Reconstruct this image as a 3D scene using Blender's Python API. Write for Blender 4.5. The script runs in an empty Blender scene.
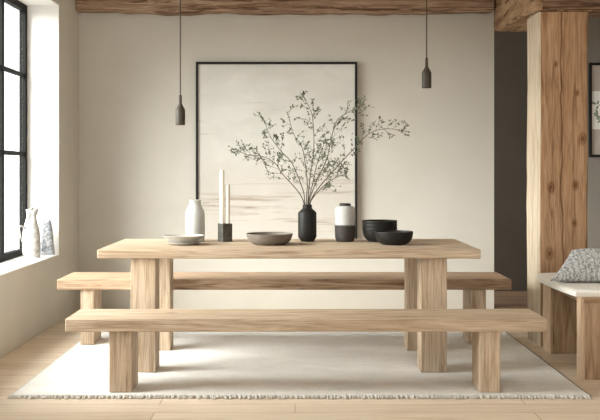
import bpy, bmesh, math, random
from mathutils import Vector, Matrix, noise
random.seed(7)
C = bpy.context.scene.collection
CAMZ = 1.204

# ------------------------------------------------------------------ helpers
def lin(r, g, b):
    f = lambda c: (c/255/12.92) if c/255 <= .04045 else ((c/255+.055)/1.055)**2.4
    return (f(r), f(g), f(b), 1)

def link(o, parent=None):
    C.objects.link(o)
    if parent: o.parent = parent
    return o

def obj(name, bm, mat, parent=None, smooth=False, loc=(0, 0, 0)):
    bmesh.ops.recalc_face_normals(bm, faces=bm.faces)
    me = bpy.data.meshes.new(name); bm.to_mesh(me); bm.free()
    if smooth:
        for p in me.polygons: p.use_smooth = True
        me.set_sharp_from_angle(angle=math.radians(38))
    mats = mat if isinstance(mat, (list, tuple)) else [mat]
    for m in mats: me.materials.append(m)
    o = bpy.data.objects.new(name, me); o.location = loc
    return link(o, parent)

def tag(o, label=None, cat=None, group=None, kind=None):
    if label: o['label'] = label
    if cat: o['category'] = cat
    if group: o['group'] = group
    if kind: o['kind'] = kind
    return o

def thing(name, label, cat, loc=(0, 0, 0), rotz=0, group=None):
    o = bpy.data.objects.new(name, None); o.empty_display_size = .05
    o.location = loc; o.rotation_euler = (0, 0, rotz); link(o)
    return tag(o, label, cat, group)

def structure(name, bm, mat, parent=None, smooth=False):
    o = obj(name, bm, mat, parent, smooth)
    if parent is None: o['kind'] = 'structure'
    return o

def box(bm, x0, x1, y0, y1, z0, z1, bev=0, seg=2):
    r = bmesh.ops.create_cube(bm, size=1)
    vs = r['verts']
    for v in vs:
        v.co = Vector((x0 if v.co.x < 0 else x1, y0 if v.co.y < 0 else y1, z0 if v.co.z < 0 else z1))
    if bev:
        es = list({e for v in vs for e in v.link_edges})
        bmesh.ops.bevel(bm, geom=es, offset=bev, segments=seg, affect='EDGES', profile=.5)
    return bm

def bx(*a, **k): return box(bmesh.new(), *a, **k)

def lathe(profile, seg=48, bm=None, cx=0, cy=0):
    bm = bm or bmesh.new()
    rings = []
    for r, z in profile:
        if r < 1e-5: rings.append([bm.verts.new((cx, cy, z))])
        else: rings.append([bm.verts.new((cx+r*math.cos(2*math.pi*i/seg), cy+r*math.sin(2*math.pi*i/seg), z)) for i in range(seg)])
    for a, b in zip(rings, rings[1:]):
        for i in range(seg):
            j = (i+1) % seg
            if len(a) == 1 and len(b) == 1: continue
            if len(a) == 1: bm.faces.new((a[0], b[i], b[j]))
            elif len(b) == 1: bm.faces.new((a[i], a[j], b[0]))
            else: bm.faces.new((a[i], a[j], b[j], b[i]))
    return bm

def smoothp(pts, n=6):
    """Catmull-Rom through profile / path points"""
    pts = [Vector(p) for p in pts]
    out = []
    for i in range(len(pts)-1):
        p0 = pts[max(i-1, 0)]; p1 = pts[i]; p2 = pts[i+1]; p3 = pts[min(i+2, len(pts)-1)]
        for k in range(n):
            t = k/n
            out.append(.5*((2*p1)+(p2-p0)*t+(2*p0-5*p1+4*p2-p3)*t*t+(3*p1-p0-3*p2+p3)*t**3))
    out.append(pts[-1]); return out

def tube(bm, path, r0, r1, seg=6):
    path = [Vector(p) for p in path]; rings = []
    n = len(path)
    for i, p in enumerate(path):
        t = (path[min(i+1, n-1)]-path[max(i-1, 0)]).normalized()
        a = t.orthogonal().normalized() if i == 0 else (a-t*a.dot(t)).normalized()
        b = t.cross(a); r = r0+(r1-r0)*i/max(n-1, 1)
        rings.append([bm.verts.new(p+(a*math.cos(2*math.pi*k/seg)+b*math.sin(2*math.pi*k/seg))*r) for k in range(seg)])
    for A, B in zip(rings, rings[1:]):
        for k in range(seg): bm.faces.new((A[k], A[(k+1) % seg], B[(k+1) % seg], B[k]))
    bm.faces.new(rings[0][::-1]); bm.faces.new(rings[-1])

# ------------------------------------------------------------------ materials
def newmat(name, rough=.6, spec=.3):
    m = bpy.data.materials.new(name); m.use_nodes = True
    nt = m.node_tree; b = nt.nodes['Principled BSDF']
    b.inputs['Roughness'].default_value = rough
    b.inputs['Specular IOR Level'].default_value = spec
    return m, nt, b

def nd(nt, t, **k):
    n = nt.nodes.new(t)
    for a, v in k.items():
        if a in n.inputs: n.inputs[a].default_value = v
        else: setattr(n, a, v)
    return n

def coords(nt, scale=(1, 1, 1), rnd=True):
    tc = nd(nt, 'ShaderNodeTexCoord'); mp = nd(nt, 'ShaderNodeMapping'); mp.inputs['Scale'].default_value = scale
    if rnd:
        oi = nd(nt, 'ShaderNodeObjectInfo')
        mu = nd(nt, 'ShaderNodeMath', operation='MULTIPLY'); mu.inputs[1].default_value = 37.3
        nt.links.new(oi.outputs['Random'], mu.inputs[0])
        ad = nd(nt, 'ShaderNodeVectorMath', operation='ADD')
        nt.links.new(tc.outputs['Object'], ad.inputs[0]); nt.links.new(mu.outputs[0], ad.inputs[1])
        nt.links.new(ad.outputs[0], mp.inputs['Vector'])
    else: nt.links.new(tc.outputs['Object'], mp.inputs['Vector'])
    return mp.outputs['Vector']

def noise_tex(nt, vec, scale, detail=4, rough=.55, dist=0):
    n = nd(nt, 'ShaderNodeTexNoise'); nt.links.new(vec, n.inputs['Vector'])
    n.inputs['Scale'].default_value = scale; n.inputs['Detail'].default_value = detail
    n.inputs['Roughness'].default_value = rough; n.inputs['Distortion'].default_value = dist
    return n.outputs['Fac']

def ramp(nt, fac, stops):
    r = nd(nt, 'ShaderNodeValToRGB'); el = r.color_ramp.elements
    while len(el) < len(stops): el.new(.5)
    for e, (p, c) in zip(el, stops): e.position = p; e.color = c if len(c) == 4 else (*c, 1)
    nt.links.new(fac, r.inputs['Fac']); return r.outputs['Color']

def mix(nt, a, b, fac, mode='MIX'):
    m = nd(nt, 'ShaderNodeMix', data_type='RGBA', blend_type=mode)
    for s, v in ((m.inputs[6], a), (m.inputs[7], b), (m.inputs[0], fac)):
        if hasattr(v, 'links'): nt.links.new(v, s)
        else: s.default_value = v
    return m.outputs[2]

def bump(nt, b, h, strength=.2, dist=.01):
    n = nd(nt, 'ShaderNodeBump'); n.inputs['Strength'].default_value = strength; n.inputs['Distance'].default_value = dist
    nt.links.new(h, n.inputs['Height']); nt.links.new(n.outputs['Normal'], b.inputs['Normal'])

W = (1, 1, 1, 1); K = (0, 0, 0, 1)
def wood(name, light, mid, dark, axis, rough=.6, crack=.25, fine=1.0, knots=True, bumpk=.25, cth=(.25, .36), kth=(.03, .085)):
    """sawn timber, grain running along axis 'x', 'y' or 'z'"""
    m, nt, b = newmat(name, rough, .25)
    s = {'x': (.09, 1, 1), 'y': (1, .09, 1), 'z': (1, 1, .09)}[axis]
    s2 = {'x': (.02, 1, 1), 'y': (1, .02, 1), 'z': (1, 1, .02)}[axis]
    s3 = {'x': (.45, 1, 1), 'y': (1, .45, 1), 'z': (1, 1, .45)}[axis]
    v1 = coords(nt, s); v2 = coords(nt, s2); v3 = coords(nt, s3)
    a = noise_tex(nt, v1, 22*fine, 5, .6, 1.6)
    f = noise_tex(nt, v2, 190*fine, 3, .6, .3)
    big = noise_tex(nt, v3, 2.3, 2, .5)
    col = ramp(nt, a, [(.28, dark), (.46, mid), (.66, light)])
    fr = ramp(nt, f, [(.36, (.56, .53, .50, 1)), (.56, W)])
    col = mix(nt, col, fr, .7, 'MULTIPLY')
    bg = ramp(nt, big, [(.3, (.80, .77, .74, 1)), (.7, (1.0, 1.0, 1.0, 1))])
    col = mix(nt, col, bg, .7, 'MULTIPLY')
    if crack:
        c = noise_tex(nt, coords(nt, {'x': (.035, 1, 1), 'y': (1, .035, 1), 'z': (1, 1, .035)}[axis]), 34*fine, 3, .6, 1.0)
        cr = ramp(nt, c, [(cth[0], (.36, .28, .23, 1)), (cth[1], W)])
        col = mix(nt, col, cr, crack*2, 'MULTIPLY')
    if knots:
        vo = nd(nt, 'ShaderNodeTexVoronoi'); vo.inputs['Scale'].default_value = 3.6; vo.inputs['Randomness'].default_value = 1
        nt.links.new(v3, vo.inputs['Vector'])
        kn = ramp(nt, vo.outputs['Distance'], [(kth[0], (.34, .23, .16, 1)), (kth[1], W)])
        col = mix(nt, col, kn, .8, 'MULTIPLY')
    nt.links.new(col, b.inputs['Base Color'])
    bump(nt, b, a, bumpk, .004)
    return m

def plain(name, rgb, rough=.5, var=.12, scale=18, spec=.3, bumpk=.0, dark=None):
    m, nt, b = newmat(name, rough, spec)
    v = coords(nt); n = noise_tex(nt, v, scale, 5, .6)
    c = lin(*rgb); d = lin(*dark) if dark else tuple(x*(1-var) for x in c[:3])+(1,)
    nt.links.new(ramp(nt, n, [(.3, d), (.7, c)]), b.inputs['Base Color'])
    if bumpk: bump(nt, b, n, bumpk, .004)
    return m

def plaster(name, rgb, dark):
    m, nt, b = newmat(name, .9, .1)
    v = coords(nt, rnd=False)
    n = noise_tex(nt, v, 1.3, 5, .6, .4); n2 = noise_tex(nt, v, 60, 3)
    nt.links.new(ramp(nt, n, [(.25, lin(*dark)), (.75, lin(*rgb))]), b.inputs['Base Color'])
    bump(nt, b, n2, .08, .003)
    return m

OAK = (lin(218, 199, 176), lin(200, 178, 152), lin(164, 139, 114))
OAK_SHADE = (lin(198, 172, 146), lin(172, 145, 118), lin(128, 101, 79))
oak_rear = wood('oak_along_shaded', *OAK_SHADE, 'x')  # rear bench seat: same oak darkened, shade put into its colour
oak_x = wood('oak_along', *OAK, 'x'); oak_z = wood('oak_upright', *OAK, 'z')
BRN = (lin(203, 168, 134), lin(184, 147, 113), lin(146, 111, 82))
post_z = wood('old_post_timber', *BRN, 'z', .75, .35, 1.0, True, .4, (.29, .38), (.05, .15))
def crack_line(mat, x0, wdt):
    nt = mat.node_tree; b = nt.nodes['Principled BSDF']; src = b.inputs['Base Color'].links[0].from_socket
    v = coords(nt, (1, 1, 1), False); n = noise_tex(nt, coords(nt, (1, 1, 1), False), 2.6, 4, .6)
    sx = nd(nt, 'ShaderNodeSeparateXYZ'); nt.links.new(v, sx.inputs[0])
    ma = nd(nt, 'ShaderNodeMath', operation='MULTIPLY_ADD'); nt.links.new(n, ma.inputs[0]); ma.inputs[1].default_value = .05; nt.links.new(sx.outputs['X'], ma.inputs[2])
    cp = nd(nt, 'ShaderNodeMath', operation='SUBTRACT'); nt.links.new(ma.outputs[0], cp.inputs[0]); cp.inputs[1].default_value = x0+.025
    ab = nd(nt, 'ShaderNodeMath', operation='ABSOLUTE'); nt.links.new(cp.outputs[0], ab.inputs[0])
    r = ramp(nt, ab.outputs[0], [(wdt*.4, (.26, .18, .13, 1)), (wdt*1.3, W)])
    nt.links.new(mix(nt, src, r, .85, 'MULTIPLY'), b.inputs['Base Color'])
crack_line(post_z, 1.842, .005)
def add_knots(mat, pts):
    nt = mat.node_tree; b = nt.nodes['Principled BSDF']; col = b.inputs['Base Color'].links[0].from_socket
    v = coords(nt, (1, 0, .62), False); wob = nd(nt, 'ShaderNodeTexNoise', Scale=18, Detail=3)
    nt.links.new(v, wob.inputs['Vector'])
    for x, z, r in pts:
        d = nd(nt, 'ShaderNodeVectorMath', operation='DISTANCE'); nt.links.new(v, d.inputs[0]); d.inputs[1].default_value = (x, 0, z*.62)
        m = nd(nt, 'ShaderNodeMath', operation='MULTIPLY_ADD'); nt.links.new(wob.outputs['Fac'], m.inputs[0]); m.inputs[1].default_value = r*.9; nt.links.new(d.outputs['Value'], m.inputs[2])
        k = ramp(nt, m.outputs[0], [(r*.75, (.30, .19, .13, 1)), (r*1.05, (.72, .62, .53, 1)), (r*1.25, (.55, .44, .36, 1)), (r*1.9, W)])
        col = mix(nt, col, k, .85, 'MULTIPLY')
    nt.links.new(col, b.inputs['Base Color'])
add_knots(post_z, [(1.765, 1.10, .022), (1.935, 1.11, .02), (1.985, 1.43, .024), (1.757, .64, .026), (1.93, .85, .014), (1.80, 1.95, .012), (1.95, 1.75, .013)])
beam_x = wood('old_beam_timber_long', lin(190, 164, 142), lin(158, 130, 108), lin(88, 66, 52), 'x', .8, .5, .9, True, 1.0, (.38, .47), (.05, .13))
beam_y = wood('old_beam_timber_deep', lin(200, 170, 138), lin(176, 144, 112), lin(112, 84, 62), 'y', .8, .5, .6, True, .7, (.36, .45))
WAL = (lin(196, 168, 138), lin(170, 140, 110), lin(126, 98, 74))
wal_z = wood('bench_panel_wood', *WAL, 'z'); wal_x = wood('bench_rail_wood', *WAL, 'x')
bench_lit_z = wood('bench_lit_side_wood', lin(216, 192, 164), lin(202, 175, 146), lin(172, 144, 116), 'z', knots=False)  # left sides of the bench legs, window light put into the paler colour

wall_m = plaster('wall_limewash', (208, 204, 195), (199, 194, 184))
wall_shaded = plaster('passage_shaded_plaster', (96, 90, 82), (86, 80, 72))  # shade of the passage painted into the wall colour
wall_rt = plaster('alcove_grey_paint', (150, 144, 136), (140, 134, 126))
white_m = plaster('white_plaster_glare', (244, 242, 238), (236, 233, 228))
ceil_m = plaster('ceiling_paint', (214, 206, 192), (206, 198, 184))
black_metal = plain('black_window_steel', (30, 29, 27), .7, .05, 4, .12)
frame_black = plain('black_frame_wood', (30, 27, 25), .5, .2, 40)

def floor_mat():
    m, nt, b = newmat('pale_oak_boards', .5, .3)
    br = nd(nt, 'ShaderNodeTexBrick', offset=.37); v = coords(nt, rnd=False)
    nt.links.new(v, br.inputs['Vector'])
    br.inputs['Color1'].default_value = lin(240, 225, 205); br.inputs['Color2'].default_value = lin(224, 205, 182)
    br.inputs['Mortar'].default_value = lin(160, 136, 110)
    br.inputs['Scale'].default_value = 1; br.inputs['Mortar Size'].default_value = .002
    br.inputs['Brick Width'].default_value = 1.9; br.inputs['Row Height'].default_value = .17
    g = noise_tex(nt, coords(nt, (.06, 1, 1), False), 40, 4, .6, .8)
    col = mix(nt, br.outputs['Color'], ramp(nt, g, [(.3, (.76, .71, .66, 1)), (.65, W)]), .8, 'MULTIPLY')
    nt.links.new(col, b.inputs['Base Color']); bump(nt, b, g, .1, .002)
    return m
floor_m = floor_mat()

def rug_mat():
    m, nt, b = newmat('ivory_flatweave', .95, .05)
    v = coords(nt, (1, 2.4, 1), False)
    w = nd(nt, 'ShaderNodeTexWave', wave_type='BANDS', bands_direction='Y'); w.inputs['Scale'].default_value = 26
    w.inputs['Distortion'].default_value = 3; w.inputs['Detail'].default_value = 3; w.inputs['Detail Scale'].default_value = 4
    nt.links.new(v, w.inputs['Vector'])
    n = noise_tex(nt, v, 3.2, 6, .65); f = noise_tex(nt, v, 70, 4, .7)
    col = ramp(nt, n, [(.3, lin(236, 234, 229)), (.6, lin(248, 247, 244))])
    col = mix(nt, col, ramp(nt, f, [(.34, (.80, .78, .75, 1)), (.55, W)]), .7, 'MULTIPLY')
    col = mix(nt, col, ramp(nt, w.outputs['Fac'], [(.1, (.86, .85, .83, 1)), (.5, W)]), .45, 'MULTIPLY')
    nt.links.new(col, b.inputs['Base Color']); bump(nt, b, f, .5, .006)
    return m
rug_m = rug_mat()

# ------------------------------------------------------------------ setting
structure('floor', bx(-2.3, 3.8, -2.5, 9.4, -.1, 0), floor_m)
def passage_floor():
    return wood('shaded_passage_boards', lin(140, 114, 90), lin(118, 94, 74), lin(90, 70, 54), 'x', .6, .2, .8, False)  # brown boards, darkened further with the shade of the passage
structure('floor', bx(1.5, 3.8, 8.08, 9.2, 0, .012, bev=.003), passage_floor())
structure('ceiling', bx(-2.3, 3.8, .5, 9.4, 2.86, 2.96), ceil_m)
structure('wall_back', bx(-2.25, 1.75, 8.07, 8.27, 0, 2.86), wall_m)
structure('wall_passage', bx(1.55, 3.8, 9.2, 9.4, 0, 2.86), wall_shaded)
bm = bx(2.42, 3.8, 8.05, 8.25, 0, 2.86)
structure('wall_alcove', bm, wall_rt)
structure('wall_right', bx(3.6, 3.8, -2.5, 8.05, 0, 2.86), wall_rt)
WY0, WY1, SZ, TZ = 4.30, 7.39, .544, 2.54
bm = bmesh.new()
box(bm, -2.25, -1.90, -2.5, WY0, 0, 2.86); box(bm, -2.25, -1.90, WY1, 8.07, 0, 2.86)
box(bm, -2.25, -1.90, WY0, WY1, 0, SZ-.012); box(bm, -2.25, -1.90, WY0, WY1, TZ+.012, 2.86)
structure('wall_left', bm, wall_m)
# white plaster sill; head and cheeks whitened, window glare put into their colour
structure('trim_1', bx(-2.25, -1.897, WY0, WY1, SZ-.012, SZ, bev=.004), white_m)
structure('trim_2', bx(-2.25, -1.899, WY0, WY1, TZ, TZ+.012), white_m)
structure('trim_3', bx(-2.25, -1.899, WY1-.012, WY1, SZ, TZ), white_m)
structure('trim_4', bx(-2.25, -1.899, WY0, WY0+.012, SZ, TZ), white_m)

# ------------------------------------------------------------------ window
def glass_mat():
    m = bpy.data.materials.new('window_glass'); m.use_nodes = True; nt = m.node_tree; nt.nodes.clear()
    o = nd(nt, 'ShaderNodeOutputMaterial'); t = nd(nt, 'ShaderNodeBsdfTransparent'); g = nd(nt, 'ShaderNodeBsdfGlossy')
    g.inputs['Roughness'].default_value = .03; t.inputs['Color'].default_value = (.97, .98, .97, 1)
    ms = nd(nt, 'ShaderNodeMixShader'); ms.inputs[0].default_value = .06
    nt.links.new(t.outputs[0], ms.inputs[1]); nt.links.new(g.outputs[0], ms.inputs[2]); nt.links.new(ms.outputs[0], o.inputs['Surface'])
    return m
glass_m = glass_mat()
win = bpy.data.objects.new('window_1', None); win.location = (-2.18, (WY0+WY1)/2, SZ); link(win); win['kind'] = 'structure'
wy0, wy1 = WY0+.012, WY1-.012
oy, oz = win.location.y, SZ
def wloc(bm):
    bmesh.ops.translate(bm, verts=bm.verts, vec=(2.18, -oy, -oz)); return bm
bm = bmesh.new()
box(bm, -2.205, -2.15, wy0, wy0+.045, SZ, TZ, bev=.004); box(bm, -2.205, -2.15, wy1-.045, wy1, SZ, TZ, bev=.004)
box(bm, -2.205, -2.15, wy0+.04, wy1-.04, SZ, SZ+.05, bev=.004); box(bm, -2.205, -2.15, wy0+.04, wy1-.04, TZ-.05, TZ, bev=.004)
fr = obj('window_frame', wloc(bm), black_metal, win)
mull = [6.80, 6.22, 5.64, 5.06, 4.48+.13]
mull = [6.80-.62*i for i in range(4)]
for y in mull:
    bm = bx(-2.19, -2.158, y-.02, y+.02, SZ+.05, TZ-.05, bev=.004); obj('mullion', wloc(bm), black_metal, win)
for z in (1.35, 1.977):
    bm = bx(-2.188, -2.160, wy0+.04, wy1-.04, z-.016, z+.016, bev=.004); obj('glazing_bar', wloc(bm), black_metal, win)
ys = [wy1-.045]+mull+[wy0+.045]; zs = [SZ+.05, 1.35, 1.977, TZ-.05]
for a, b_ in zip(ys, ys[1:]):
    for z0, z1 in zip(zs, zs[1:]):
        obj('pane', wloc(bx(-2.177, -2.173, b_+.015, a-.015, z0+.012, z1-.012)), glass_m, win)

# ------------------------------------------------------------------ rough timbers
def timber(name, mat, label, corners_a, corners_b, n=26, amp=.012, seed=0, bev=.02):
    """hewn beam lofted from rectangle a to rectangle b, each four corners in order, with an uneven adzed surface"""
    A = [Vector(c) for c in corners_a]; B = [Vector(c) for c in corners_b]
    def ring(R):
        out = []
        for i in range(4):
            p, q = R[i], R[(i+1) % 4]; d = (q-p)
            k = bev/d.length
            for t in (k, .25, .5, .75, 1-k): out.append(p+d*t)
        return out
    ra, rb = ring(A), ring(B); cen = sum(A, Vector())/4
    bm = bmesh.new(); rows = []
    for s in range(n+1):
        t = s/n; row = []
        for p, q in zip(ra, rb):
            v = p.lerp(q, t); c = (sum(A, Vector())/4).lerp(sum(B, Vector())/4, t)
            k = noise.noise(v*2.2+Vector((seed, 0, 0)))*amp+noise.noise(v*9+Vector((0, seed, 0)))*amp*.5
            row.append(bm.verts.new(v+(v-c).normalized()*k))
        rows.append(row)
    L = len(ra)
    for a, b in zip(rows, rows[1:]):
        for i in range(L): bm.faces.new((a[i], a[(i+1) % L], b[(i+1) % L], b[i]))
    bm.faces.new(rows[0]); bm.faces.new(rows[-1][::-1])
    o = obj(name, bm, mat, smooth=True)
    return tag(o, *label)

def rect_x(x, y0, y1, z0, z1): return [(x, y0, z0), (x, y1, z0), (x, y1, z1), (x, y0, z1)]
def rect_y(y, x0, x1, z0, z1): return [(x0, y, z0), (x1, y, z0), (x1, y, z1), (x0, y, z1)]
def rect_z(z, x0, x1, y0, y1): return [(x0, y0, z), (x1, y0, z), (x1, y1, z), (x0, y1, z)]
timber('ceiling_beam', beam_x, ('rough cracked wooden beam along the top of the back wall', 'beam'),
       rect_x(-1.893, 7.92, 8.06, 2.583, 2.85), rect_x(1.72, 7.92, 8.06, 2.583, 2.85), 90, .022, 3)
timber('ceiling_beam', beam_y, ('rough wooden beam running from back wall to the top of the thick post', 'beam'),
       rect_y(8.06, 1.748, 2.14, 2.44, 2.85), rect_y(6.31, 1.655, 2.06, 2.315, 2.85), 24, .012, 8)
timber('ceiling_beam', beam_x, ('rough wooden lintel beam resting on the thick post and running out right', 'beam'),
       rect_x(1.70, 6.285, 6.68, 2.318, 2.85), rect_x(3.58, 6.285, 6.68, 2.33, 2.85), 24, .014, 15)
post = timber('wooden_post', post_z, ('thick square weathered timber post standing behind the cushioned bench', 'post'),
       rect_z(0.0, 1.682, 2.022, 6.335, 6.665), rect_z(2.31, 1.682, 2.022, 6.335, 6.665), 24, .007, 22, .012)

post_lit = wood('post_lit_face', lin(226, 214, 194), lin(214, 198, 174), lin(190, 168, 140), 'z', .75, .15, .8, False, .3)  # left face of the post, window light painted in as a paler tone
post.data.materials.append(post_lit)
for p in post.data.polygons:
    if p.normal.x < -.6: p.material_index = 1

# ------------------------------------------------------------------ rug
rug = thing('area_rug', 'large ivory flatwoven rug under the dining table and both long benches', 'rug', (0.03, 5.9, 0))
RX0, RX1, RY0, RY1 = -1.515, 1.57, 4.895, 6.97
bm = bmesh.new(); nx, ny = 60, 40
def rugz(x, y): return .010+.0012*noise.noise(Vector((x*6, y*6, 0)))
top = [[bm.verts.new((RX0+(RX1-RX0)*i/nx-.03, RY0+(RY1-RY0)*j/ny-5.9, rugz(i*.05, j*.05))) for i in range(nx+1)] for j in range(ny+1)]
for j in range(ny):
    for i in range(nx): bm.faces.new((top[j][i], top[j][i+1], top[j+1][i+1], top[j+1][i]))
r = bmesh.ops.extrude_face_region(bm, geom=list(bm.faces))
for v in [g for g in r['geom'] if isinstance(g, bmesh.types.BMVert)]: v.co.z = .001
obj('woven_field', bm, rug_m, rug, smooth=False)
fringe_m = plain('ivory_fringe_yarn', (240, 237, 230), .95, .3, 120, dark=(176, 170, 160))
binding_m = plain('grey_rug_binding', (150, 143, 132), .9, .3, 60)
obj('edge_binding', bx(RX1-.03, RX1-.03+.010, RY0-5.9, RY1-5.9, .001, .0125, bev=.003), binding_m, rug)
obj('edge_binding', bx(RX0-.03-.008, RX0-.03, RY0-5.9, RY1-5.9, .001, .012, bev=.003), fringe_m, rug)
for (yy, sgn) in ((RY0, -1), (RY1, 1)):
    bm = bmesh.new(); x = RX0
    while x < RX1:
        l = random.uniform(.022, .042); dx = random.uniform(-.012, .012)
        p = [(x-.03, yy-5.9+.0*sgn, .012), (x-.03+dx*.3, yy-5.9+sgn*.012, .013), (x-.03+dx, yy-5.9+sgn*l, .004)]
        tube(bm, p, .0062, .0035, 5); x += .0125
    o = obj('fringe', bm, fringe_m, rug); o['kind'] = 'stuff'

# ------------------------------------------------------------------ dining table and long benches
def slab_furniture(name, label, cat, x0, x1, y0, y1, zb, zt, legs, z0=0, group=None, seat_mat=None):
    cx, cy = (x0+x1)/2, (y0+y1)/2
    t = thing(name, label, cat, (cx, cy, z0), 0, group)
    bm = bx(x0-cx, x1-cx, y0-cy, y1-cy, zb-z0, zt-z0, bev=.006, seg=2)
    obj('tabletop' if name == 'dining_table' else 'seat', bm, seat_mat or oak_x, t)
    for (a, b, c, d) in legs:
        hx, hy = (b-a)/2, (d-c)/2
        l = obj('leg', bx(-hx, hx, -hy, hy, 0, zb-z0-.0005, bev=.005), oak_z, t)
        l.location = ((a+b)/2-cx, (c+d)/2-cy, 0)
    return t
RZ = .0115
slab_furniture('dining_table', 'pale oak dining table with thick top and four block legs', 'table',
    -1.169, 1.098, 5.42, 6.30, .692, .746,
    [(-.978, -.830, 5.46, 5.63), (.748, .904, 5.46, 5.63), (-.978, -.832, 6.13, 6.285), (.748, .904, 6.13, 6.285)], RZ)
slab_furniture('dining_bench', 'long oak bench in front of the dining table', 'bench',
    -1.238, 1.356, 4.94, 5.30, .343, .414, [(-1.006, -.882, 4.965, 5.165), (.996, 1.112, 4.965, 5.165)], RZ, 'long oak benches')
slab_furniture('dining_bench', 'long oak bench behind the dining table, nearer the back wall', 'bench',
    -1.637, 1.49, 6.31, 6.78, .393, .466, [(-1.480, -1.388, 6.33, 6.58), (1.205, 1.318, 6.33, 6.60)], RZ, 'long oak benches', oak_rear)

# ------------------------------------------------------------------ tableware
TT = .7463
white_glaze = plain('white_stoneware', (184, 184, 180), .65, .06, 9)
dish_m = plain('pale_grey_stoneware', (184, 180, 172), .6, .16, 14)
greybowl_m = plain('warm_grey_stoneware', (118, 109, 99), .55, .22, 24)
black_m = plain('matt_black_stoneware', (33, 31, 28), .5, .2, 30, .25)
charcoal_m = plain('charcoal_stoneware', (66, 61, 57), .7, .25, 60)
wax_m = plain('ivory_candle_wax', (238, 233, 220), .5, .04, 12)

def ware(name, prof, mat, label, cat, x, y, z=TT, group=None, n=5, seg=56, loc_label=None):
    p = [(v.x, v.y) for v in smoothp([(a, b) for a, b in prof], n)] if n else prof
    p = [(max(r, 0), zz) for r, zz in p]
    o = obj(name, lathe(p, seg), mat, smooth=True, loc=(x, y, z))
    return tag(o, label, cat, group)

# white bottle vase
ware('bottle_vase', [(r*.93, z*.985) for r, z in [(0, 0), (.055, 0), (.063, .004), (.0665, .02), (.069, .09), (.0685, .17), (.064, .203), (.052, .226), (.0435, .242), (.041, .258), (.0415, .272), (.043, .277), (.039, .277), (.037, .26), (.037, .23), (.05, .2), (.055, .1), (.05, .012), (0, .01)]],
     white_glaze, 'white stoneware bottle vase with rounded shoulders on the table', 'vase', -.658, 6.05, n=3)
# saucer and shallow dish
ware('saucer', [(0, 0), (.07, 0), (.095, .004), (.112, .014), (.110, .0165), (.09, .008), (.06, .005), (0, .005)], dish_m,
     'pale grey saucer beneath the shallow dish at the left end of table', 'saucer', -.704, 5.80, n=3)
ware('shallow_dish', [(0, .001), (.05, .001), (.075, .006), (.098, .022), (.116, .038), (.1295, .0475), (.128, .0505), (.115, .0435), (.095, .03), (.07, .014), (0, .009)], dish_m,
     'pale grey shallow dish with wide rim at the left end of table', 'bowl', -.704, 5.80, z=TT+.0075, n=3)
# grey bowl
ware('bowl', [(0, 0), (.085, 0), (.1, .004), (.125, .018), (.140, .042), (.1475, .067), (.146, .0705), (.142, .067), (.133, .045), (.115, .023), (.09, .012), (0, .009)], greybowl_m,
     'wide shallow warm grey bowl left of the black vase', 'bowl', -.161, 5.80, n=3)
# black chamfered vase
ware('flower_vase', [(0, 0), (.041, 0), (.043, .002), (.0595, .028), (.061, .034), (.061, .185), (.0595, .192), (.036, .214), (.0315, .219), (.0305, .24), (.0305, .243), (.0265, .243), (.0265, .218), (.052, .185), (.052, .03), (0, .02)], black_m,
     'matt black vase with chamfered shoulders holding leafy branches', 'vase', .081, 6.05, n=0)
# two-tone lidded jar
jar = thing('lidded_jar', 'two-tone jar with white upper half, charcoal base and dark lid', 'jar', (.33, 6.05, TT))
def prof(pts, n=3): return [(max(v.x, 0), v.y) for v in smoothp(pts, n)]
obj('jar_base', lathe(prof([(0, 0), (.046, 0), (.055, .003), (.062, .016), (.066, .035), (.0672, .06), (.0675, .108), (.066, .1085), (0, .1085)]), 56), charcoal_m, jar, True)
obj('jar_body', lathe(prof([(0, .1088), (.066, .1088), (.0675, .1095), (.0678, .16), (.0672, .2), (.064, .219), (.056, .2305), (.042, .235), (0, .2355)]), 56), white_glaze, jar, True)
obj('lid', lathe(prof([(0, .2357), (.035, .2357), (.0375, .2375), (.038, .245), (.036, .249), (.028, .2515), (0, .2525)]), 48), charcoal_m, jar, True)
# stack of three black bowls and one in front
bp = [(0, 0), (.06, 0), (.072, .003), (.094, .02), (.108, .045), (.1145, .078), (.116, .092), (.114, .094), (.111, .09), (.104, .05), (.088, .022), (.06, .011), (0, .009)]
names = ['bottom black bowl in the stack of three beside the jar', 'middle black bowl in the stack of three beside the jar', 'top black bowl in the stack of three beside the jar']
for i in range(3):
    ware('bowl', bp, black_m, names[i], 'bowl', .557, 6.05, TT+i*.0225, 'stacked black bowls', 3)
ware('bowl', [(0, 0), (.066, 0), (.078, .003), (.1, .018), (.114, .042), (.1195, .07), (.1205, .081), (.119, .0835), (.1155, .079), (.109, .045), (.094, .022), (.065, .011), (0, .009)], black_m,
     'single black bowl standing in front of the stacked bowls', 'bowl', .625, 5.795, n=3)
# candle block and candles
holder_m = plain('dark_grey_candle_block', (96, 93, 86), .7, .35, 30, dark=(62, 60, 55))
bm = bx(-.036, .036, -.036, .036, 0, .119, bev=.004)
o = obj('candle_holder', bm, holder_m, loc=(-.461, 6.05, TT)); o.rotation_euler.z = math.radians(33)
tag(o, 'dark grey square block candle holder with two candles on the table', 'candle holder')
for (x, y, h, lab) in ((-.4795, 6.045, .352, 'tall ivory taper candle, the higher of the two'), (-.4445, 6.055, .258, 'short ivory taper candle, the lower of the two')):
    o = obj('taper_candle', lathe([(0, 0), (.0155, 0), (.0152, h*.4), (.0148, h-.004), (.0125, h), (.003, h-.001), (0, h-.001)], 24), wax_m, smooth=True, loc=(x, y, TT+.1192))
    tag(o, lab, 'candle', 'candles in the block holder')

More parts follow.
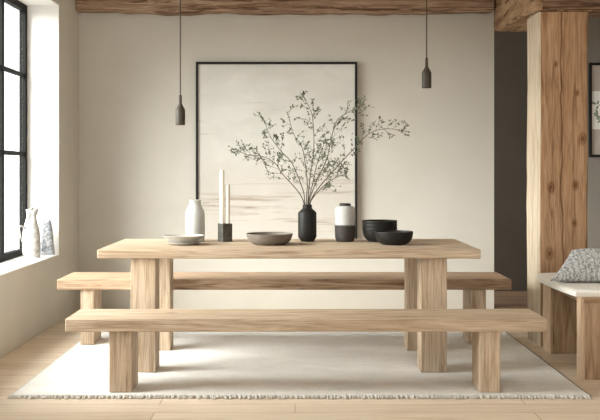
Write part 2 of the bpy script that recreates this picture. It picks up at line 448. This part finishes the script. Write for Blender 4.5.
# ------------------------------------------------------------------ leafy branches in the black vase
stem_m = plain('olive_brown_stem', (74, 66, 52), .7, .3, 50)
def leaf_mat():
    m, nt, b = newmat('sage_leaf', .6, .25)
    n = noise_tex(nt, coords(nt), 26, 3, .6)
    nt.links.new(ramp(nt, n, [(.3, lin(66, 69, 52)), (.5, lin(106, 113, 90)), (.72, lin(150, 158, 132))]), b.inputs['Base Color'])
    return m
leaf_m = leaf_mat()
MOUTH = Vector((.081, 6.05, TT+.243))
def leaf(bm, p, d, up, s):
    d = d.normalized(); side = d.cross(up)
    side = side.normalized() if side.length > 1e-4 else d.orthogonal().normalized()
    nrm = side.cross(d)
    pts = [p, p+d*s*.35+side*s*.30+nrm*s*.06, p+d*s*.72+side*s*.24+nrm*s*.05, p+d*s, p+d*s*.72-side*s*.24+nrm*s*.05, p+d*s*.35-side*s*.30+nrm*s*.06]
    mid = p+d*s*.5-nrm*s*.04
    v = [bm.verts.new(q) for q in pts]; c = bm.verts.new(mid)
    for i in range(6): bm.faces.new((c, v[i], v[(i+1) % 6]))

def rv(): return Vector((random.uniform(-1, 1), random.uniform(-1, 1), random.uniform(-1, 1)))
def sprig(bs, bl, p, d, Ln, fork):
    q = [p, p+d*Ln*.5+rv()*.006, p+d*Ln+rv()*.016+Vector((0, 0, .004))]
    q = smoothp(q, 3); tube(bs, q, .0012, .0006, 4)
    for j in range(1, len(q)):
        t = j/(len(q)-1)
        if random.random() < .25+.6*t:
            for rep_ in range(random.choice((1, 1, 2))):
                a = q[j]+rv()*.004
                leaf(bl, a, (q[j]-q[j-1]).normalized()+rv()*1.1, Vector((random.uniform(-1, 1), random.uniform(-1, 1), random.uniform(.2, 1))), random.uniform(.0115, .020))
        if fork and j in (2, 4) and random.random() < .75:
            e = (d+rv()*.9).normalized(); e.y *= .6
            sprig(bs, bl, q[j], e, Ln*random.uniform(.35, .6), False)
# each: label, path as (dx, dy, dz) offsets from the vase mouth, leafy-from fraction, twig count, twig length
BR = [
 ('leafy branch arching furthest left from the black vase', [(-.026, 0, .005), (-.06, -.02, .085), (-.165, -.06, .205), (-.21, -.08, .27), (-.29, -.10, .315), (-.39, -.11, .325), (-.445, -.12, .355)], .30, 24, 0.081),
 ('leafy branch rising up and left, second from the left', [(-.02, .01, .01), (-.03, .02, .10), (-.10, .06, .27), (-.18, .09, .36), (-.245, .10, .45), (-.29, .11, .565)], .32, 17, 0.071),
 ('slender branch leaning slightly left of centre with sparse leaves', [(-.008, .01, .01), (.0, .03, .13), (-.012, .05, .26), (-.035, .06, .38), (-.09, .07, .47), (-.13, .08, .61)], .30, 10, 0.067),
 ('tallest leafy branch standing nearly upright above the black vase', [(.003, -.01, .01), (.018, -.02, .18), (.042, -.03, .36), (.038, -.04, .53), (.02, -.045, .62), (-.03, -.05, .715)], .28, 17, 0.076),
 ('leafy branch rising right across the upper right of picture frame', [(.012, .012, .01), (.06, .04, .15), (.13, .07, .30), (.165, .09, .45), (.2, .10, .56), (.30, .11, .63), (.385, .12, .67)], .30, 24, 0.095),
 ('leafy branch reaching furthest right past the picture frame', [(.02, -.008, .01), (.085, -.03, .125), (.195, -.07, .25), (.30, -.09, .365), (.395, -.10, .46), (.50, -.105, .495), (.62, -.11, .482)], .34, 20, 0.081),
 ('short bushy branch spreading low to the right of vase', [(.022, .004, .008), (.07, -.04, .085), (.13, -.08, .145), (.20, -.10, .185), (.245, -.105, .20)], .30, 16, 0.071),
 ('dense green branch filling the middle of the bouquet', [(.006, -.02, .01), (.03, -.05, .12), (.055, -.08, .24), (.085, -.10, .34), (.12, -.11, .43)], .25, 20, 0.081),
]
for lab, pts, start, ntw, tl in BR:
    pts = [(0.0+pts[0][0]*.3, pts[0][1]*.3, -.14)]+[(pts[0][0]*.85, pts[0][1], pts[0][2])]+pts[1:]
    path = smoothp(pts, 7)
    root = thing('leafy_branch', lab, 'branch', tuple(MOUTH), 0, 'branches in the black vase')
    bs = bmesh.new(); bl = bmesh.new()
    tube(bs, path, .0038, .0013, 6)
    N = len(path)-1; i0 = 7
    for k in range(ntw):
        f = start*.7+(1-start*.7)*((k+random.random()*.7)/ntw)
        x = i0+f*(N-i0); i = min(int(x), N-1); p = path[i].lerp(path[i+1], x-i); t = (path[i+1]-path[i]).normalized()
        ang = random.choice((-1, 1))*random.uniform(.5, 1.15); 
        ax = Vector((random.uniform(-.35, .35), 1, random.uniform(-.35, .35))).normalized()
        d = Matrix.Rotation(ang, 3, ax) @ t; d.z += .15
        d = (d+Vector((0, random.uniform(-.45, .45), 0))).normalized()
        Ln = tl*random.uniform(.5, 1.5)*(1.3-.7*f)
        sprig(bs, bl, p, d, Ln, True)
    for s in range(7):   # tip leaves
        ld = path[-1]-path[-3]+Vector((random.uniform(-1, 1), random.uniform(-1, 1), random.uniform(-1, 1)))*.03
        leaf(bl, path[-1-s % 4], ld, Vector((random.uniform(-1, 1), -.6, .6)), random.uniform(.011, .018))
    obj('stem', bs, stem_m, root, True); obj('leaves', bl, leaf_m, root)

# ------------------------------------------------------------------ pendant lamps
pend_m = plain('dark_bronze_metal', (72, 66, 56), .5, .2, 20)
cord_m = plain('grey_fabric_cord', (84, 77, 68), .8, .2, 80)
def pendant(x, y, zb, lab):
    t = thing('pendant_lamp', lab, 'lamp', (x, y, zb), 0, 'pendant lamps over the table')
    obj('lamp_shade', lathe([(0, .016), (.026, .016), (.0285, .002), (.0305, 0), (.031, .003), (.031, .094), (.0295, .101), (.0135, .130), (.0105, .137), (.0095, .150), (.0088, .19), (.007, .193), (0, .193)], 40), pend_m, t, True)
    H = 2.86-zb
    bm = bmesh.new(); tube(bm, [(0, 0, .19), (0, 0, .7), (0, 0, H-.02)], .0040, .0040, 8); obj('cord', bm, cord_m, t, True)
    obj('ceiling_rose', lathe([(0, H-.001), (.05, H-.001), (.05, H-.02), (.045, H-.026), (0, H-.026)], 32), pend_m, t, True)
pendant(-.737, 5.90, 1.506, 'dark bottle-shaped pendant lamp on the left, hanging lower beside picture frame')
pendant(.846, 5.90, 1.744, 'dark bottle-shaped pendant lamp on the right, hanging higher near the post')

# ------------------------------------------------------------------ big abstract picture
def art_mat():
    m, nt, b = newmat('pale_abstract_painting', .8, .1)
    v = coords(nt, rnd=False)
    sv = coords(nt, (.55, 1, 3.2), False); tv = coords(nt, (.35, 1, 7), False)
    n = noise_tex(nt, coords(nt, (1, 1, 1.6), False), 2.2, 6, .6, .5)
    col = ramp(nt, n, [(.3, lin(203, 201, 194)), (.55, lin(212, 210, 204)), (.75, lin(221, 220, 215))])
    s = noise_tex(nt, tv, 3.2, 6, .66, .6)
    sx = nd(nt, 'ShaderNodeSeparateXYZ'); nt.links.new(v, sx.inputs[0])
    def band(lo, hi, w):
        a = nd(nt, 'ShaderNodeMapRange', interpolation_type='SMOOTHSTEP'); a.inputs[1].default_value = lo-w; a.inputs[2].default_value = lo
        b2 = nd(nt, 'ShaderNodeMapRange', interpolation_type='SMOOTHSTEP'); b2.inputs[1].default_value = hi+w; b2.inputs[2].default_value = hi
        nt.links.new(sx.outputs['Z'], a.inputs[0]); nt.links.new(sx.outputs['Z'], b2.inputs[0])
        mu = nd(nt, 'ShaderNodeMath', operation='MULTIPLY'); nt.links.new(a.outputs[0], mu.inputs[0]); nt.links.new(b2.outputs[0], mu.inputs[1]); return mu.outputs[0]
    def mul(a, k):
        mu = nd(nt, 'ShaderNodeMath', operation='MULTIPLY'); nt.links.new(a, mu.inputs[0])
        if hasattr(k, 'links'): nt.links.new(k, mu.inputs[1])
        else: mu.inputs[1].default_value = k
        return mu.outputs[0]
    st = ramp(nt, s, [(.52, K), (.66, W)])
    st2 = ramp(nt, noise_tex(nt, tv, 5.5, 5, .7, .4), [(.60, K), (.70, W)])
    col = mix(nt, col, lin(196, 188, 177), mul(band(-.9, -.25, .4), .6))
    col = mix(nt, col, lin(164, 148, 132), mul(mul(band(-.58, -.28, .12), st), .85))
    col = mix(nt, col, lin(120, 105, 92), mul(mul(band(-.50, -.36, .05), st2), .9))
    col = mix(nt, col, lin(172, 160, 146), mul(mul(band(.18, .42, .15), st2), .6))
    nt.links.new(col, b.inputs['Base Color'])
    return m
def frame_bm(w, h, t, d0, d1):
    bm = bmesh.new()
    box(bm, -w/2, w/2, d0, d1, h/2-t, h/2, bev=.002); box(bm, -w/2, w/2, d0, d1, -h/2, -h/2+t, bev=.002)
    box(bm, -w/2, -w/2+t, d0, d1, -h/2+t, h/2-t, bev=.002); box(bm, w/2-t, w/2, d0, d1, -h/2+t, h/2-t, bev=.002)
    return bm
px0, px1, pz0, pz1 = -.868, .545, .515, 2.168
pw, ph = px1-px0, pz1-pz0
t = thing('framed_painting', 'large pale abstract painting in thin black frame on the back wall', 'picture', ((px0+px1)/2, 8.068, (pz0+pz1)/2))
obj('picture_frame', frame_bm(pw, ph, .021, -.045, -.002), frame_black, t)
obj('canvas', bx(-pw/2+.02, pw/2-.02, -.03, -.004, -ph/2+.02, ph/2-.02), art_mat(), t)

# smaller framed picture at the right edge
t = thing('framed_picture', 'black framed picture with painted window reflection on the grey wall right of the post', 'picture', (2.572+.33, 8.048, 1.7465))
obj('picture_frame', frame_bm(.66, .825, .022, -.035, -.002), frame_black, t)
obj('mat_board', bx(-.31, .31, -.018, -.004, -.392, .392), plain('grey_mat_board', (196, 188, 178), .8, .05), t)
bm = bmesh.new(); box(bm, -.306, .2, -.021, -.018, -.17, .165)
refl = obj('reflection_patch', bm, plain('white_reflection', (250, 250, 246), .7, .02), t)  # white patch and leaves paint the window's reflection on the picture glass
bm = bmesh.new()
for k in range(30):
    a = random.uniform(-1, 1); leaf(bm, Vector((-.24+random.uniform(-.03, .09), -.0225, -.12+.2*random.random())), Vector((math.sin(a*2), 0, math.cos(a*2))), Vector((0, 1, 0)), random.uniform(.03, .06))
obj('reflected_leaves', bm, plain('pale_green_reflection', (150, 160, 140), .8, .2), refl)

# ------------------------------------------------------------------ cushioned bench at the right
sb = thing('side_bench', 'wooden slab-leg bench with white padded seat in front of the post', 'bench', (1.86, 5.80, 0))
def L(*a, **k):
    bm = bx(*a, **k); bmesh.ops.translate(bm, verts=bm.verts, vec=(-1.86, -5.80, 0)); return bm
obj('side_panel', L(1.7065, 2.19, 6.078, 6.245, 0, .479, bev=.004), wal_z, sb)
obj('bench_lit_side', L(1.687, 1.706, 6.07, 6.25, 0, .479, bev=.003), bench_lit_z, sb)
obj('side_panel', L(1.6765, 2.19, 5.318, 5.388, 0, .450, bev=.004), wal_z, sb)
obj('bench_lit_side', L(1.654, 1.676, 5.31, 5.392, 0, .479, bev=.003), bench_lit_z, sb)
obj('rail', L(1.6765, 2.19, 5.310, 5.388, .4505, .479, bev=.003), wal_x, sb)
obj('rail', L(1.720, 1.745, 5.393, 6.069, .42, .479, bev=.003), wal_z, sb)
def cushion_bm():
    out = [(1.632, 5.335), (1.618, 5.45), (1.606, 5.65), (1.606, 5.9), (1.614, 6.08), (1.632, 6.19), (1.675, 6.265), (1.75, 6.29), (1.95, 6.29), (2.20, 6.27), (2.20, 5.335), (1.85, 5.325)]
    # smooth closed outline
    o = [Vector((x-1.86, y-5.80, 0)) for x, y in out]
    bm = bmesh.new(); z0, z1 = .4795, .516
    layers = [(0, z0), (-.0, z0+.001), (.006, z0+.012), (.006, z1-.012), (-.006, z1-.002), (-.03, z1+.002)]
    cen = Vector((0, 0, 0)); rows = []
    for off, z in layers:
        row = []
        for i, p in enumerate(o):
            tg = (o[(i+1) % len(o)]-o[i-1]).normalized(); nrm = Vector((tg.y, -tg.x, 0))
            if nrm.dot(p) < 0: nrm = -nrm
            q = p+nrm*off; row.append(bm.verts.new((q.x, q.y, z)))
        rows.append(row)
    n = len(o)
    for a, b in zip(rows, rows[1:]):
        for i in range(n): bm.faces.new((a[i], a[(i+1) % n], b[(i+1) % n], b[i]))
    bm.faces.new(rows[0]); bm.faces.new(rows[-1]); return bm
obj('seat_pad', cushion_bm(), plain('white_boucle', (238, 234, 226), .95, .08, 120, .05, .4), sb, True)

# throw pillow
def pillow_mat():
    m, nt, b = newmat('grey_woven_boucle', .95, .05)
    v = coords(nt, (1, 1, 1), False)
    w = nd(nt, 'ShaderNodeTexWave', wave_type='BANDS', bands_direction='X'); w.inputs['Scale'].default_value = 9; w.inputs['Distortion'].default_value = 9
    w.inputs['Detail'].default_value = 4; w.inputs['Detail Scale'].default_value = 5; nt.links.new(v, w.inputs['Vector'])
    f = noise_tex(nt, v, 130, 4, .8)
    mx = nd(nt, 'ShaderNodeMath', operation='MULTIPLY_ADD'); nt.links.new(w.outputs['Fac'], mx.inputs[0]); mx.inputs[1].default_value = .2; nt.links.new(f, mx.inputs[2])
    nt.links.new(ramp(nt, mx.outputs[0], [(.40, lin(112, 113, 116)), (.56, lin(184, 184, 184)), (.74, lin(236, 235, 233))]), b.inputs['Base Color'])
    bump(nt, b, mx.outputs[0], .9, .012)
    return m
bm = bmesh.new(); G = 20; w, h = .46, .265
grid = {}
for side in (1, -1):
    for i in range(G+1):
        for j in range(G+1):
            u, v = i/G*2-1, j/G*2-1
            if side == -1 and (i in (0, G) or j in (0, G)): grid[side, i, j] = grid[1, i, j]; continue
            th = .05*max(0, (1-u**4)*(1-v**4))**.5
            pinch = 1-.05*(1-abs(u)**2)*abs(v)**3
            pinchx = 1-.05*(1-abs(v)**2)*abs(u)**3
            skew = .098*v
            grid[side, i, j] = bm.verts.new((u*w/2*pinchx+skew, -side*th+.004*noise.noise(Vector((u*4, v*4, side))), v*h/2*pinch))
    for i in range(G):
        for j in range(G): bm.faces.new((grid[side, i, j], grid[side, i+1, j], grid[side, i+1, j+1], grid[side, i, j+1]))
pil = obj('throw_pillow', bm, pillow_mat(), smooth=True, loc=(1.893, 5.74, .516+.106))
pil.rotation_euler = (math.radians(-48), 0, math.radians(0))
tag(pil, 'grey and white woven throw pillow on the white bench pad', 'pillow')

# ------------------------------------------------------------------ ornaments on the window sill
crackle = plain('crackled_white_ceramic', (206, 202, 196), .7, .1, 30, dark=(138, 132, 126))
def pitcher(label, x, y, s, lean, handle, hdir=0):
    t = thing('ceramic_pitcher', label, 'pitcher', (x, y, SZ+.0005), 0, 'pitchers on the window sill')
    bm = lathe(prof([(0, 0), (.046*s, 0), (.051*s, .005*s), (.0525*s, .05*s), (.0525*s, .11*s), (.051*s, .17*s), (.045*s, .22*s), (.034*s, .26*s), (.0235*s, .30*s), (.0205*s, .33*s), (.0235*s, .36*s), (.0265*s, .372*s), (.0225*s, .372*s), (.017*s, .33*s), (.017*s, .3*s), (0, .28*s)], 3), 40)
    for v in bm.verts:   # pulled spout
        if v.co.z > .34*s: v.co.x += max(0, v.co.x)*.55; v.co.z += max(0, v.co.x)*.5
    obj('pitcher_body', bm, crackle, t, True)
    if handle:
        bm = bmesh.new(); dx, dy = math.cos(hdir), math.sin(hdir)
        tube(bm, smoothp([(dx*.04*s, dy*.04*s, .222*s), (dx*.085*s, dy*.085*s, .245*s), (dx*.108*s, dy*.108*s, .225*s), (dx*.088*s, dy*.088*s, .15*s), (dx*.05*s, dy*.05*s, .085*s)], 5), .0075*s, .006*s, 8)
        obj('handle', bm, crackle, t, True)
    return t
pitcher('white crackled ceramic pitcher without handle, front one on the window sill', -2.012, 7.07, .97, 0, False)
pitcher('white crackled ceramic pitcher with a handle, nearest the window frame', -2.085, 7.20, .98, 0, True, math.radians(-118))
def stone_mat():
    m, nt, b = newmat('mottled_grey_stone', .8, .2)
    v = coords(nt); n = noise_tex(nt, v, 34, 6, .7, 1.2)
    nt.links.new(ramp(nt, n, [(.36, lin(104, 108, 116)), (.5, lin(164, 167, 171)), (.64, lin(214, 213, 211))]), b.inputs['Base Color']); bump(nt, b, n, .6, .008)
    return m
bm = bmesh.new(); rows = []
for k in range(15):
    t_ = k/14; z = .28*t_
    hw = .056-.022*t_**1.4; hd = .032-.012*t_
    if k == 14: hw *= .72; hd *= .6
    row = []
    for i in range(20):
        a = 2*math.pi*i/20; c, s_ = math.cos(a), math.sin(a)
        x = math.copysign(abs(c)**.55, c)*hw; y = math.copysign(abs(s_)**.55, s_)*hd
        kx = 1+.05*noise.noise(Vector((c*2, s_*2, z*14)))
        row.append(bm.verts.new((x*kx-.006*t_, y*kx, z)))
    rows.append(row)
for a, b_ in zip(rows, rows[1:]):
    for i in range(20): bm.faces.new((a[i], a[(i+1) % 20], b_[(i+1) % 20], b_[i]))
bm.faces.new(rows[0]); bm.faces.new(rows[-1])
o = obj('stone_ornament', bm, stone_mat(), smooth=True, loc=(-1.973, 7.315, SZ+.0005))
tag(o, 'tapered grey and white mottled stone ornament on the sill beside pitchers', 'ornament')

# ------------------------------------------------------------------ light
w = bpy.data.worlds.new('bright_overcast_sky'); bpy.context.scene.world = w; w.use_nodes = True
bg = w.node_tree.nodes['Background']; bg.inputs['Color'].default_value = (.955, .985, 1.0, 1); bg.inputs['Strength'].default_value = 1.5
def sun(name, direction, energy, angle, col):
    l = bpy.data.lights.new(name, 'SUN'); l.energy = energy; l.angle = math.radians(angle); l.color = col
    o = bpy.data.objects.new(name, l); o.rotation_euler = Vector(direction).to_track_quat('-Z', 'Y').to_euler(); o.location = (-5, 4, 5); link(o)
sun('daylight', (1, .55, -.74), 20, 66, (.985, .995, .99))
sun('low_fill_sun', (1, .22, -.30), 4, 40, (.985, .995, .99))  # extra sun, added to brighten left-facing sides and the seat pad

# ------------------------------------------------------------------ camera
cd = bpy.data.cameras.new('camera'); cam = bpy.data.objects.new('camera', cd); link(cam)
cam.location = (0, 0, CAMZ); cam.rotation_euler = (math.radians(90), 0, 0)
cd.sensor_width = 36; cd.lens = 918/600*36; cd.shift_x = 5/600; cd.shift_y = -38/600; cd.clip_start = .05
sc = bpy.context.scene; sc.camera = cam
sc.view_settings.view_transform = 'Standard'; sc.view_settings.look = 'None'; sc.view_settings.exposure = .12
